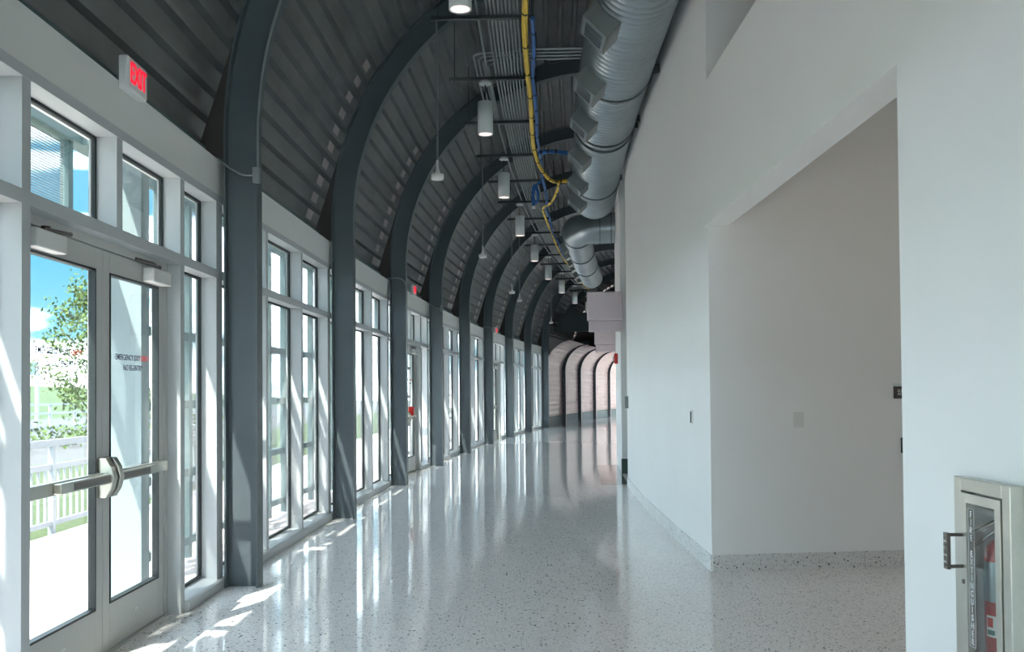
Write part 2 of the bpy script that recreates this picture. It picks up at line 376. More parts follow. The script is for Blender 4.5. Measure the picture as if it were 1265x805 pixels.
# infill plate between rib and eave line of the deck
ip = []
k = 0.0
while True:
    (a, b), nn = deck_line(k)
    if b > 4.55: break
    ip.append((a-.0, b)); k += .1
oc = []
for q in range(12):
    z = 4.55 - (4.55-3.21)*q/11
    oc.append((WC - math.sqrt((RI+DEP)**2 - (z-ZC)**2) if z > ZC else WC-RI-DEP, z))
IPM = MB().prism(ip + oc, .06, .075, lambda a, b, c: (a, c, b)).mesh('infill_plate', 'dark_panel')
for i in range(I0, 11):
    upper = i > 8
    o = empty('steel_arch', frame_at(col_s(i)))
    if upper: lab = f'charcoal steel rib high above the pink vault, {"first" if i == 9 else "second"} past the last column'
    elif i >= 0: lab = f'charcoal steel column and roof rib, {ORD[i]} past the doors opposite the extinguisher cabinet'
    else: lab = f'charcoal steel column and roof rib, {ORD[-i-1]} before the doors opposite the extinguisher cabinet'
    tag(o, lab, 'steel arch', 'steel arches carrying the vault')
    for nm, me in (AMU if upper else AM): obj(nm, me, o)
    if not upper: obj('infill_plate', IPM, o)
bm_ = MB().box(-.3, 2.2, 0, .12, 3.95, 4.75).build('steel_beam', 'steel_dark', mw=frame_at(41.6)); tag(bm_, 'dark steel cross beam above the start of the pink vault', 'beam')

# ------------------------------------------------------------------ glazed bays
VF, VG = -.285, -.41                      # front of mullions, glass plane
Z_SILL, Z_TB0, Z_TB1, Z_HEAD, Z_FB, Z_FT = .065, 2.31, 2.374, 2.88, 2.934, 3.205
BL = DS*(RC+.285)/RC
def b_(name, *a): return box(*a).mesh(name, 'frame_white')
MULL = {}
def mull(h0, h1, wdt=.07):
    k = (h0, h1, wdt)
    if k not in MULL: MULL[k] = box(VG-.03, VF, -wdt/2, wdt/2, h0, h1).mesh('mullion', 'frame_white')
    return MULL[k]
PANES = {}
def pane(parent, y0, y1, z0, z1, v=VG, gk=True):
    k = (round(y1-y0, 3), z0, z1)
    if k not in PANES:
        d_ = y1-y0; g = .018
        p_ = box(-.004, .004, g, d_-g, z0+g, z1-g).mesh('pane', 'glass')
        q_ = MB().box(-.012, .012, 0, g, z0, z1).box(-.012, .012, d_-g, d_, z0, z1).box(-.012, .012, g, d_-g, z0, z0+g).box(-.012, .012, g, d_-g, z1-g, z1).mesh('gasket', 'gasket')
        PANES[k] = (p_, q_)
    a = obj('pane', PANES[k][0], parent, Matrix.Translation((v, y0, 0)))
    obj('gasket', PANES[k][1], a)
DOORS = (-1, 2, 5)
FASC = MB().box(-.56, VF, 0, BL, Z_FB, Z_FT).mesh('fascia', 'fascia_white')
STRIPM = MB().box(-.5, VF-.012, 0, BL, Z_HEAD+.055, Z_FB).box(VG-.03, VF+.006, 0, BL, Z_HEAD, Z_HEAD+.054).mesh('head_rail', 'frame_white')
TBM = MB().box(VG-.03, VF, 0, BL, Z_TB0, Z_TB1).mesh('transom_bar', 'frame_white')
def sill_mesh(y0, y1): return MB().prism([(VG-.03, 0), (VF+.03, 0), (VF+.03, Z_SILL), (VF+.012, Z_SILL+.01), (VG-.03, .10)], y0, y1, lambda a, b, c: (a, c, b)).mesh('sill', 'frame_white')
SILL, SILLA, SILLB = sill_mesh(0, BL), sill_mesh(0, .965), sill_mesh(3.125, BL)
EAVE = box(-.85, -.40, 0, BL, 3.2, 3.32).mesh('eave', 'ext_frame')
for n, i in enumerate(range(I0, I1)):
    door = i in DOORS
    o = empty(f'window_{n+1}', frame_at(col_s(i), col_s(i+.5)))
    tag(o, ('white glazed surround with transoms over the exit doors' if door else 'white framed floor to header window lites') + f', {ORD[n]} bay of the glass wall', 'window', kind='structure')
    obj('fascia', FASC, o); obj('head_rail', STRIPM, o); obj('transom_bar', TBM, o); obj('eave', EAVE, o)
    cs = [.04, 1.0, 2.05, 3.09, BL-.03] if door else [.035, 1.31, 2.61, BL-.03]
    for c in cs:
        z0 = Z_TB1 if door and c == 2.05 else .0
        for a, b2 in ((z0, Z_TB0), (Z_TB1, Z_HEAD)):
            if a < b2: obj('mullion', mull(a, b2, .08 if door else .07), o, Matrix.Translation((0, c, 0)))
    if door: obj('sill', SILLA, o); obj('sill', SILLB, o)
    else: obj('sill', SILL, o)
    hw = .04 if door else .035
    for c0, c1 in zip(cs, cs[1:]):
        pane(o, c0+hw, c1-hw, Z_TB1, Z_HEAD)
        if not (door and c0 in (1.0, 2.05)): pane(o, c0+hw, c1-hw, .095, Z_TB0)

# ------------------------------------------------------------------ double doors
def double_door(k, i, alarm):
    o = empty(f'door_{k}', frame_at(col_s(i), col_s(i+.5)))
    tag(o, ['pale grey double exit doors nearest the extinguisher cabinet, lettered emergency exit only', 'pale grey double exit doors with a red alarm box on the bar', 'pale grey double exit doors farthest down the glass wall'][k-1], 'door', kind='structure')
    y0, y1, ym = 1.04, 3.05, 2.05
    MB().box(-.46, -.37, y0, y0+.05, 0, Z_TB0).box(-.46, -.37, y1-.05, y1, 0, Z_TB0).box(-.46, -.37, y0+.05, y1-.05, 2.262, Z_TB0).box(-.44, -.36, y0, y1, 0, .012).build('door_frame', 'door_grey', o)
    for a, b2, hinge in ((y0+.055, ym-.003, 'lo'), (ym+.003, y1-.055, 'hi')):
        va, vb = -.425, -.38
        st = .09
        lf = MB().box(va, vb, a, a+st, .015, 2.258).box(va, vb, b2-st, b2, .015, 2.258).box(va, vb, a+st, b2-st, .015, .27).box(va, vb, a+st, b2-st, 2.14, 2.258).build('door_leaf', 'door_grey', o, bevel=.003)
        g = .012
        MB().box(-.407, -.398, a+st+g, b2-st-g, .27+g, 2.14-g).build('pane', 'glass', lf)
        MB().box(-.415, -.376, a+st, a+st+g, .27, 2.14).box(-.415, -.376, b2-st-g, b2-st, .27, 2.14).box(-.415, -.376, a+st+g, b2-st-g, .27, .27+g).box(-.415, -.376, a+st+g, b2-st-g, 2.14-g, 2.14).build('gasket', 'gasket', lf)
        mid = (a+b2)/2
        # panic bar
        pb = MB().box(-.38, -.345, a+.005, b2-.005, .955, 1.02).build('panic_bar', 'stainless', lf, bevel=.004)
        pa, pe = (mid-.18, b2-.07) if hinge == 'lo' else (a+.07, mid+.18)
        MB().box(-.345, -.305, pa, pe, .962, 1.013).build('push_pad', 'stainless', lf, bevel=.004)
        sa, se_ = (pa+.14, pe) if hinge == 'lo' else (pa, pe-.14)
        MB().box(-.306, -.302, sa, se_, .970, 1.006).build('pad_strip', 'stainless_dark', lf)
        kc = (b2-.045) if hinge == 'lo' else (a+.045)
        MB().prism([(-.38, -.11), (-.33, -.11), (-.30, -.06), (-.285, 0), (-.30, .06), (-.33, .11), (-.38, .11)], kc-.027, kc+.027, lambda p, q, r: (p, r, q+.99)).build('latch_cover', 'stainless', lf, bevel=.006)
        # closer
        ca, cb = (a+.05, a+.36) if hinge == 'lo' else (b2-.36, b2-.05)
        MB().box(-.38, -.305, ca, cb, 2.145, 2.235).build('door_closer', 'plastic_white', lf, bevel=.008)
        MB().tube([(-.34, (ca+cb)/2, 2.245), (-.30, (ca+cb)/2+.18*(1 if hinge == 'lo' else -1), 2.25), (-.365, (ca+cb)/2+.30*(1 if hinge == 'lo' else -1), 2.268)], .011, 6).lathe([(0, 2.236), (.022, 2.236), (.022, 2.262), (0, 2.262)], 12, (-.34, (ca+cb)/2, 0)).build('closer_arm', 'stainless_dark', lf)
        MB().prism([(.03*cos(t), .008*sin(t)) for t in [2*pi*q/12 for q in range(12)]], 0, .003, lambda p, q, r: (-.38+r, mid+p, .16+q)).build('rating_label', 'label_paper', lf)
        cx_ = mid
        t1 = text_mesh('EMERGENCY EXIT', .047, 'text_dark', bold=.0005); t2 = text_mesh('ONLY', .047, 'text_red', bold=.0005); t3 = text_mesh('NO RE-ENTRY', .047, 'text_dark', bold=.0005)
        obj('lettering', t1, lf, FACE_W((-.394, cx_-.075, 1.668))); obj('lettering', t2, lf, FACE_W((-.394, cx_+.19, 1.668))); obj('lettering', t3, lf, FACE_W((-.394, cx_, 1.607)))
    if alarm: MB().box(-.37, -.28, y0+1.2, y0+1.33, 1.03, 1.19).build('alarm_box', 'red', o, bevel=.008)
for k, i in enumerate(DOORS): double_door(k+1, i, i == 2)

# ------------------------------------------------------------------ exit signs
EX = text_mesh('EXIT', .165, 'exit_red', ext=.002, bold=.0022)
for k, i in enumerate(DOORS):
    o = empty('exit_sign', frame_at(col_s(i), col_s(i+.5)) @ Matrix.Translation((VF, 2.17, 3.255)))
    tag(o, ['white exit sign with lit red letters above the doors nearest the extinguisher cabinet', 'small white exit sign above the doors with the red alarm box', 'small white exit sign above the farthest double doors'][k], 'exit sign', 'exit signs over the doors')
    MB().box(0, .055, -.145, .145, -.095, .095).build('housing', 'plastic_white', o, bevel=.012)
    MB().box(.055, .058, -.132, .132, -.082, .082).build('face', 'plastic_white', o)
    obj('letters', EX, o, FACE_W((.06, 0, 0)) @ Matrix.Diagonal((.70, 1, 1, 1)))

# ------------------------------------------------------------------ conduit rack
SZ = 5.25
rack = empty('conduit_rack', Matrix.Identity(4)); tag(rack, 'rack of parallel metal conduits on strut hangers under the vault', 'conduit rack')
wk = [1.54] + [1.64+.039*k for k in range(9)]
def along(s0, s1, wv, z, step=.7):
    n = max(2, int((s1-s0)/step)); return [P(s0+(s1-s0)*k/n, wv, z) for k in range(n+1)]
for k, wv in enumerate(wk): MB().tube(along(-4, 40, wv, SZ+.032), .0125, 6).build('conduit', 'conduit', rack)
struts = [7.9-1.95*2 + 1.95*k for k in range(18)]
for s in struts:
    st = MB().box(1.06, 2.12, -.021, .021, SZ-.02, SZ+.02).build('strut', 'strut', rack, frame_at(s), bevel=.004)
    for wv in (1.13, 2.09):
        zt = ZC + math.sqrt(RD**2-(WC-wv)**2)
        MB().tube([(wv, 0, SZ-.05), (wv, 0, zt)], .006, 5).build('hanger_rod', 'strut', st)
for k in range(4):                        # bent branch
    wv = 1.40+.05*k; sk = 11.15+.11*k; r = .14
    path = [P(13.85, wv, SZ+.09), P(12.6, wv, SZ+.09)] + [P(sk+r-r*sin(a), wv+r-r*cos(a), SZ+.09) for a in [pi/2*q/6 for q in range(7)]] + [P(sk-.12, 2.1, SZ+.08), P(sk-.12, 3.0, SZ+.08)]
    MB().tube(path, .0125, 6).build('branch_conduit', 'conduit', rack)

# ------------------------------------------------------------------ cylinder pendants
PB = MB().lathe([(0, -.001), (.078, 0), (.0935, -.006), (.0935, .385), (.085, .39), (0, .39)], 28).mesh('lamp_body', 'lamp_white')
PL = MB().lathe([(0, -.004), (.076, -.003), (.078, -.001)], 24).mesh('lens', 'lamp_glow')
PC = MB().lathe([(0, 0), (.07, .004), (.075, .02), (.06, .045), (0, .05)], 20).mesh('canopy', 'lamp_white')
PS = MB().tube([(0, 0, .385), (0, 0, .70)], .008, 6).mesh('stem', 'strut')
for k in range(9):
    s = 7.9 + DS*k
    o = empty('cylinder_pendant', frame_at(s) @ Matrix.Translation((1.5, 0, 4.575)))
    tag(o, f'pale cylinder pendant light under the conduits, {ORD[k]} counting from the extinguisher cabinet end', 'pendant light', 'cylinder pendants')
    obj('lamp_body', PB, o); obj('lens', PL, o); obj('stem', PS, o)
    obj('canopy', PC, o, Matrix.Translation((0, 0, .60)))
# sensor pendants
SBM = MB().lathe([(0, 0), (.06, .002), (.066, .02), (.064, .055), (.03, .06), (.014, .12), (.012, .2), (0, .2)], 20).mesh('sensor_head', 'plastic_white')
for k, (s, wv) in enumerate([(9.85, 1.12), (15.7, 1.15), (21.55, 1.15), (23.5, 1.13), (31.3, 1.15)]):
    o = empty('pendant_sensor', frame_at(s) @ Matrix.Translation((wv, 0, 3.60)))
    tag(o, f'small round sensor on a long stem, {ORD[k]} counting from the extinguisher cabinet end', 'sensor', 'hanging sensors')
    obj('sensor_head', SBM, o); MB().tube([(0, 0, .19), (.004, 0, .9), (0, 0, SZ-3.6)], .011, 6).build('stem', 'conduit', o)

# ------------------------------------------------------------------ cable bundles
def smooth(pts, n=6):
    p = [Vector(q) for q in pts]; outp = []
    for i in range(len(p)-1):
        a, b, c, d_ = p[max(i-1, 0)], p[i], p[i+1], p[min(i+2, len(p)-1)]
        for k in range(n):
            t = k/n; outp.append(.5*((2*b) + (c-a)*t + (2*a-5*b+4*c-d_)*t*t + (3*b-a-3*c+d_)*t**3))
    return outp + [p[-1]]
def bundle(name, label, cat, ctrl, m, r, strands, tie=True, sub=4):
    o = empty(name); tag(o, label, cat)
    base = smooth([P(*c) for c in ctrl], sub)
    for q in range(strands):
        path = []
        for i, pnt in enumerate(base):
            ph = 2*pi*q/strands + i*.25; path.append(pnt + Vector((cos(ph)*r*.55, 0, sin(ph)*r*.55)) + Vector((random.uniform(-1, 1), 0, random.uniform(-1, 1)))*r*.12)
        MB().tube(path, r*.5, 6).build('cable', m, o)
    if tie:
        for i in range(2, len(base)-1, 3):
            t = (base[i+1]-base[i]).normalized()*.012
            MB().tube([base[i]-t, base[i]+t], r*1.18, 8).build('cable_tie', 'black', o)
    return o
wob = lambda k: .012*sin(k*1.7)
ya = [(-2+1.2*k, 2.03+wob(k), 5.12+.01*sin(k)) for k in range(15)] + [(15.7, 2.07, 5.08), (16.3, 2.18, 5.02), (16.7, 2.30, 5.02), (16.85, 2.45, 5.06), (16.9, 2.85, 5.08)]
bundle('yellow_cable_bundle', 'thick yellow cable bundle with black ties running beside the conduits to the duct', 'cable', ya, 'cable_yellow', .030, 5)
yb = [(16.8, 2.36, 5.03), (17.3, 2.33, 5.0), (18.2, 2.2, 4.97), (18.9, 2.02, 5.0), (19.6, 1.97, 5.05)] + [(21+1.6*k, 1.96+wob(k), 5.1) for k in range(10)]
bundle('yellow_cable_bundle', 'thinner yellow cable bundle branching off and continuing down the corridor', 'cable', yb, 'cable_yellow', .022, 4)
ba = [(9.5+.9*k, 2.10+wob(k*1.3), 5.1) for k in range(9)] + [(17.6, 2.12, 5.0), (18.4, 2.10, 4.98)] + [(19.2+1.0*k, 2.05+wob(k)*2, 5.02) for k in range(10)]
bundle('blue_cable_bundle', 'blue data cable bundle running alongside the yellow cables', 'cable', ba, 'cable_blue', .022, 4)
bb = [(14.8, 2.10, 5.06), (14.75, 2.2, 5.06), (14.75, 2.35, 5.06), (14.8, 2.65, 5.03)]
bundle('blue_cable_bundle', 'short blue cable bundle crossing from the conduits to the duct', 'cable', bb, 'cable_blue', .032, 6)
bc = [(16.9, 2.06, 5.08), (16.95, 1.96, 5.0), (17.0, 1.92, 4.86), (17.02, 1.95, 4.72), (17.0, 2.0, 4.80), (16.95, 1.98, 4.95), (16.97, 1.93, 5.02), (17.05, 1.90, 4.8), (17.05, 1.92, 4.68)]
o = bundle('blue_cable_coil', 'coiled blue cable hanging loose with a white plug at its end', 'cable', bc, 'cable_blue', .022, 4, False)
MB().box(-.03, .03, -.02, .02, -.05, .0).build('plug', 'plastic_white', o, Matrix.Translation(P(17.05, 1.92, 4.68)), bevel=.005)

# ------------------------------------------------------------------ spiral ducts
def duct_pipe(path_fn, s0, s1, r, pitch, cap0=True, cap1=True, n=36):
    rings = []; s = s0
    while s < s1:
        rings += [(s, r), (s+pitch*.80, r), (s+pitch*.86, r+.006), (s+pitch*.94, r+.006)]; s += pitch
    rings.append((s1, r)); mb = MB(); vs = []
    for s_, rr in rings:
        wv, z = path_fn(s_)
        for k in range(n):
            a = 2*pi*k/n; vs.append(P(s_, wv+rr*cos(a), z+rr*sin(a)))
    fs = [(i*n+k, i*n+(k+1) % n, (i+1)*n+(k+1) % n, (i+1)*n+k) for i in range(len(rings)-1) for k in range(n)]
    mb.add(vs, fs, True); m_ = len(rings)-1
    if cap0: mb.add(vs[:n], [tuple(range(n))])
    if cap1: mb.add(vs[m_*n:(m_+1)*n], [tuple(range(n))])
    return mb
def strap(s, wv, z, r, width=.05, n=36):
    mb = MB(); vs = []
    for y in (-width/2, width/2):
        for rr in (r, r+.014):
            for k in range(n): a = 2*pi*k/n; vs.append((wv+rr*cos(a), y, z+rr*sin(a)))
    fs = []
    for k in range(n):
        k2 = (k+1) % n
        fs += [(k, k2, n+k2, n+k), (2*n+k, 3*n+k, 3*n+k2, 2*n+k2), (n+k, n+k2, 3*n+k2, 3*n+k), (k, 2*n+k, 2*n+k2, k2)]
    return mb.add(vs, fs, True)
def diffuser(parent, s, wv, z, r, ang, ln=.42, hh=.24, dd=.13):
    # box set on the duct flank, local frame: x outwards along ang, y along corridor, z up the flank
    c, sn = cos(ang), sin(ang)
    fr = frame_at(s) @ Matrix.Translation((wv, 0, z)) @ basis((c, 0, sn), (0, 1, 0), (-sn, 0, c), (0, 0, 0))
    d_ = MB().box(r-.05, r+dd, -ln/2, -ln/2+.02, -hh/2, hh/2).box(r-.05, r+dd, ln/2-.02, ln/2, -hh/2, hh/2).box(r-.05, r+dd, -ln/2+.02, ln/2-.02, -hh/2, -hh/2+.02).box(r-.05, r+dd, -ln/2+.02, ln/2-.02, hh/2-.02, hh/2).build('diffuser', 'galv_dark', parent, fr)
    MB().box(r+dd-.014, r+dd-.006, -ln/2+.02, ln/2-.02, -hh/2+.02, hh/2-.02).build('grille_back', 'black', d_)
    g = MB(); nl = 7
    for k in range(nl):
        y = -ln/2+.06 + (ln-.12)*k/(nl-1); g.box(r+dd-.008, r+dd+.003, y-.009, y+.009, -hh/2+.045, hh/2-.045)
    for y in (-ln/2+.035, ln/2-.035): g.box(r+dd-.008, r+dd+.003, y-.015, y+.015, -hh/2+.02, hh/2-.02)
    for z_ in (-hh/2+.032, hh/2-.032): g.box(r+dd-.008, r+dd+.003, -ln/2+.05, ln/2-.05, z_-.013, z_+.013)
    g.build('louvre_grille', 'galvanised', d_)
DW, DZ, DR = 2.985, 4.9, .375
duct = empty('spiral_duct'); tag(duct, 'large grey spiral duct with louvred side boxes hung along the inner wall', 'duct')
duct_pipe(lambda s: (DW, DZ), -3, 17.5, DR, .115).build('duct_body', 'galvanised', duct)
for s, wd in ((3.0, .05), (6.6, .05), (10.4, .055), (12.35, .05), (12.62, .05), (15.8, .045)):
    st = strap(s, DW, DZ, DR+.004, wd).build('strap', 'strap_grey', duct, frame_at(s))
    MB().box(DW+DR-.01, WR(max(s, 7.8)) if s > 7.8 else 3.40, -.03, .03, DZ-.06, DZ+.02).build('wall_bracket', 'strut', st)
for s in (5.2, 6.8, 8.4, 10.05, 11.5, 13.2, 14.9, 16.35): diffuser(duct, s, DW, DZ, DR, pi+.80, .42, .28, .15)
d2 = empty('spiral_duct'); tag(d2, 'second spiral duct leaving the wall through an elbow and running on', 'duct')
S2, W2, Z2, R2 = 20.2, 2.62, 4.78, .31
er = .36
path = [P(S2, 3.41, Z2), P(S2, W2+er+.02, Z2)] + [P(S2+er-er*cos(a), W2+er-er*sin(a), Z2) for a in [pi/2*q/8 for q in range(9)]]
MB().tube(path, R2, 32).build('elbow', 'galvanised', d2)
for wv in (3.33, 3.1):
    MB().tube([P(S2, wv-.012, Z2), P(S2, wv+.012, Z2)], R2+.008, 32).build('seam_ring', 'strap_grey', d2)
duct_pipe(lambda s: (W2, Z2), S2+er, 29.0, R2, .16).build('duct_body', 'galvanised', d2)
for s in (20.8, 23.4, 26.0): strap(s, W2, Z2, R2+.004, .06).build('strap', 'strap_grey', d2, frame_at(s))
for s in (21.8, 22.9, 24.2, 25.3, 26.8, 28.0): diffuser(d2, s, W2, Z2, R2, pi+.5, ln=.4, hh=.2, dd=.1)

# ------------------------------------------------------------------ junction boxes and flexible conduits on the columns by the doors
for k, i in enumerate((0, 3, 6)):
    o = empty('junction_box', frame_at(col_s(i)) @ Matrix.Translation((0, 0, 3.02)))
    tag(o, ['grey junction box and flex conduit on the column beside the doors nearest the extinguisher cabinet', 'junction box and flex conduit on the column past the doors with the red alarm', 'junction box and flex conduit on the column past the farthest doors'][k], 'junction box', 'junction boxes on columns')
    MB().box(-.02, .03, -.045, .0, .0, .12).build('box_body', 'conduit', o, bevel=.004)
    pth = smooth([(-.285, -.03, .19), (-.2, -.04, .12), (-.1, -.04, .065), (-.02, -.03, .06)], 5)
    MB().tube(pth, .008, 6).build('flex_conduit', 'conduit', o)
    up_ = [(.012, -.012, .12), (.012, -.012, .38)] + [(WC-(RI-.012)*cos(a), -.012, ZC-3.02+(RI-.012)*sin(a)) for a in [.03+.06*q for q in range(14)]]
    MB().tube(up_, .010, 6).build('riser_conduit', 'conduit', o)
for k, i in enumerate((2, 5)):
    o = empty('flex_conduit', frame_at(col_s(i)) @ Matrix.Translation((0, 0, 3.02)))
    tag(o, ['looped flex conduit on the column before the doors with the red alarm', 'looped flex conduit on the column before the farthest doors'][k], 'conduit', 'flex conduits on columns')
    MB().tube(smooth([(-.285, -.02, .19), (-.2, -.03, .20), (-.08, -.03, .19), (.0, -.012, .10), (.012, .0, -.2), (.012, .0, -1.6)], 5), .009, 6).build('conduit_run', 'conduit', o)

# ------------------------------------------------------------------ lowered pink vault at the far end
lin_prof = []
for z in [.42+.1*k for k in range(20)]: lin_prof.append((-.12, z))
ZL, RL = 2.32, 1.12
for k in range(1, 17): a = pi/2*k/16*.93; lin_prof.append((-.12+RL-RL*cos(a), ZL+RL*sin(a)))
lv = empty('wall_left_far'); tag(lv, 'pinkish ribbed metal lining curving up over the far end of the corridor', 'wall', kind='structure')
vs = []
n = len(lin_prof)
for k, (a, b) in enumerate(lin_prof): vs.append((a + (.018 if k % 2 else 0), 0, b))
vs2 = [(a, DS, b) for a, _, b in vs]; vs3 = [(a-.03, 0, b+.02) for a, _, b in vs]; vs4 = [(a-.03, DS, b+.02) for a, _, b in vs]
mb = MB(); allv = vs+vs2+vs3+vs4
fs = [(i, i+1, n+i+1, n+i) for i in range(n-1)] + [(2*n+i, 3*n+i, 3*n+i+1, 2*n+i+1) for i in range(n-1)]
LPM = mb.add(allv, fs).mesh('lining_panel', 'lining_pink')
BPM = box(-.2, -.14, 0, DS, 0, .40).mesh('base_panel', 'pier_white')
FSM = arch_path(0, ZL, RL-.02, RL-.02, 0)
def small_arch():
    t = .012
    p = [(a, b, c, d_) for a, b, c, d_ in arch_path(0, ZL, RL+.05, RL, 0, 16) if not (c > -.08)]
    return (('rib_web', sweep(MB(), (t, .17), .05, .062, p).mesh('rib_web', 'steel_dark')), ('rib_flange', sweep(MB(), (0, t), 0, .11, p).mesh('rib_flange', 'sign_pink')))
SAM = small_arch()
for i in range(8, 14):
    fr = frame_at(col_s(i), col_s(i+.5))
    obj('lining_panel', LPM, lv, fr @ Matrix.Translation((0, .16, 0))); obj('base_panel', BPM, lv, fr @ Matrix.Translation((0, .16, 0)))
for i in range(9, 15):
    o = empty('lining_rib', frame_at(col_s(i))); tag(o, f'slim dark rib with pale edge over the pink lining, {ORD[i-9]} past the last column', 'rib', 'slim ribs over the pink lining')
    for nm, me in SAM: obj(nm, me, o)
tag(strip(-.9, 1.3, 46.6, SE+.3, 4.3, 4.5).build('ceiling_far', 'wall_white'), 'pale ceiling over the far lined passage', 'ceiling', kind='structure')
tag(strip(2.7, 3.6, 46.6, SE+.3, 4.3, 4.5).build('ceiling_far_inner', 'wall_white'), 'pale ceiling strip along the inner wall of the far passage', 'ceiling', kind='structure')
wfr = strip(1.3, 2.7, 46.6, SE+.3, 4.4, 4.41).build('window_far_roof_added', 'glass'); tag(wfr, 'added long rooflight brightening the far lined passage', 'window', kind='structure')  # glazed slot added to bring daylight onto the far lining
tag(strip(-.9, -.35, 38.7, SE, 0, 4.4).build('wall_left_backing', 'wall_white'), 'plain outer wall behind the pink lining', 'wall', kind='structure')

# ------------------------------------------------------------------ wall mounted box signs
for k, s in enumerate((17.0, 26.0)):
    o = empty('box_sign', frame_at(s)); tag(o, ['pale pink metal box sign projecting over the side opening', 'pale pink metal box sign projecting farther down the inner wall'][k], 'box sign', 'projecting box signs')
    w0, w1 = 2.83, 3.46 if k else 3.50
    bb_ = MB().box(w0, w1-.05, 0, .16, 2.66, 3.16).build('sign_box', 'sign_pink', o, bevel=.02)
    MB().box(w0+.03, w1-.05, .02, .14, 2.47, 2.655).build('lower_panel', 'sign_pink', o, bevel=.008)
    for (a, b) in ((w0+.17, 3.10), (w1-.11, 3.10), (w0+.17, 2.86), (w1-.11, 2.86), (w0+.17, 2.63+.045)):
        MB().prism([(.012*cos(t), .012*sin(t)) for t in [2*pi*q/8 for q in range(8)]], -.006, 0, lambda p, q, r: (a+p, r, b+q)).build('screw', 'stainless', bb_)

# ------------------------------------------------------------------ small wall devices
def wall_dev(name, label, cat, s, wv, z, parts):
    o = empty(name, frame_at(s) @ Matrix.Translation((wv, 0, z))); tag(o, label, cat)
    for nm, m_, bx, bev in parts: MB().box(*bx).build(nm, m_, o, bevel=bev)
    return o
wall_dev('thermostat', 'slim dark sensor plate on the curved white wall', 'thermostat', 8.62, WR(8.62), 1.21, [('plate', 'plastic_white', (-.012, 0, -.035, .035, -.06, .06), .002), ('sensor', 'gasket', (-.018, -.012, -.018, .022, -.05, .05), .002)])
wall_dev('wall_switch', 'small grey switch box near the end of the curved white wall', 'switch', 14.8, WR(14.8), 1.27, [('box_body', 'galv_dark', (-.05, 0, -.035, .035, -.09, .09), .004)])
wall_dev('fire_alarm_strobe', 'red fire alarm strobe on the wall beyond the side opening', 'alarm', 19.0, 3.415, 2.06, [('body', 'red', (-.07, 0, -.06, .06, -.10, .10), .01), ('lens', 'plastic_white', (-.1, -.07, -.03, .03, -.05, .05), .01)])
AFR = Matrix.Translation(C0) @ Matrix.Rotation(math.atan2(AL.y, AL.x), 4, 'Z')
o = empty('light_switch', AFR @ Matrix.Translation((.735, 0, 1.20))); tag(o, 'white rocker light switch on the shaded alcove wall', 'light switch')
MB().box(-.043, .043, -.007, 0, -.062, .062).build('plate', 'plastic_white', o, bevel=.002); MB().box(-.018, .018, -.012, -.007, -.035, .035).build('rocker', 'plastic_white', o, bevel=.002)
o = empty('room_sign', AFR @ Matrix.Translation((1.62, 0, 1.42))); tag(o, 'small dark room sign with white lettering on the alcove wall', 'sign')
MB().box(-.075, .075, -.012, 0, -.055, .045).build('plate', 'dark_panel', o, bevel=.002); MB().box(-.075, .075, -.010, 0, .046, .068).build('top_strip', 'lamp_white', o)
obj('lettering', text_mesh('ELE\nAC', .032, 'text_white', 'LEFT', line=.8), o, FACE_MY((-.045, -.013, -.005)))
o = empty('card_reader', AFR @ Matrix.Translation((1.63, 0, .98))); tag(o, 'dark upright card reader box on the alcove wall', 'card reader')
MB().box(-.03, .03, -.03, 0, -.06, .065).build('body', 'black', o, bevel=.005); MB().box(-.02, .02, -.032, -.03, .03, .05).build('indicator', 'gasket', o)

# ------------------------------------------------------------------ fire extinguisher cabinet
cab = empty('extinguisher_cabinet', Matrix.Translation((NW, 3.158, 0))); tag(cab, 'stainless steel extinguisher cabinet with lettered glass door set in the white wall', 'cabinet')
hw_, zb, zt, pr = .188, .42, 1.148, .045
MB().box(-pr, 0, -hw_, -hw_+.05, zb, zt).box(-pr, 0, hw_-.05, hw_, zb, zt).box(-pr, 0, -hw_+.05, hw_-.05, zb, zb+.05).box(-pr, 0, -hw_+.05, hw_-.05, zt-.045, zt).build('frame', 'stainless', cab, bevel=.003)
MB().box(.0, .17, -.165, -.158, .452, 1.128).box(0, .17, .158, .165, .452, 1.128).box(.163, .17, -.158, .158, .452, 1.128).box(0, .163, -.158, .158, .452, .459).box(0, .163, -.158, .158, 1.121, 1.128).build('liner', 'wall_white', cab)
dy0, dy1, dz0, dz1 = -.133, .133, .474, 1.098
dr = MB().box(-pr-.004, -pr+.012, dy0, dy0+.035, dz0, dz1).box(-pr-.004, -pr+.012, dy1-.038, dy1, dz0, dz1).box(-pr-.004, -pr+.012, dy0+.035, dy1-.038, dz0, dz0+.035).box(-pr-.004, -pr+.012, dy0+.035, dy1-.038, dz1-.032, dz1).build('door', 'stainless', cab, bevel=.001)
MB().box(-pr+.0, -pr+.004, dy0+.035, dy1-.038, dz0+.035, dz1-.032).build('glass', 'glass_clear', dr)
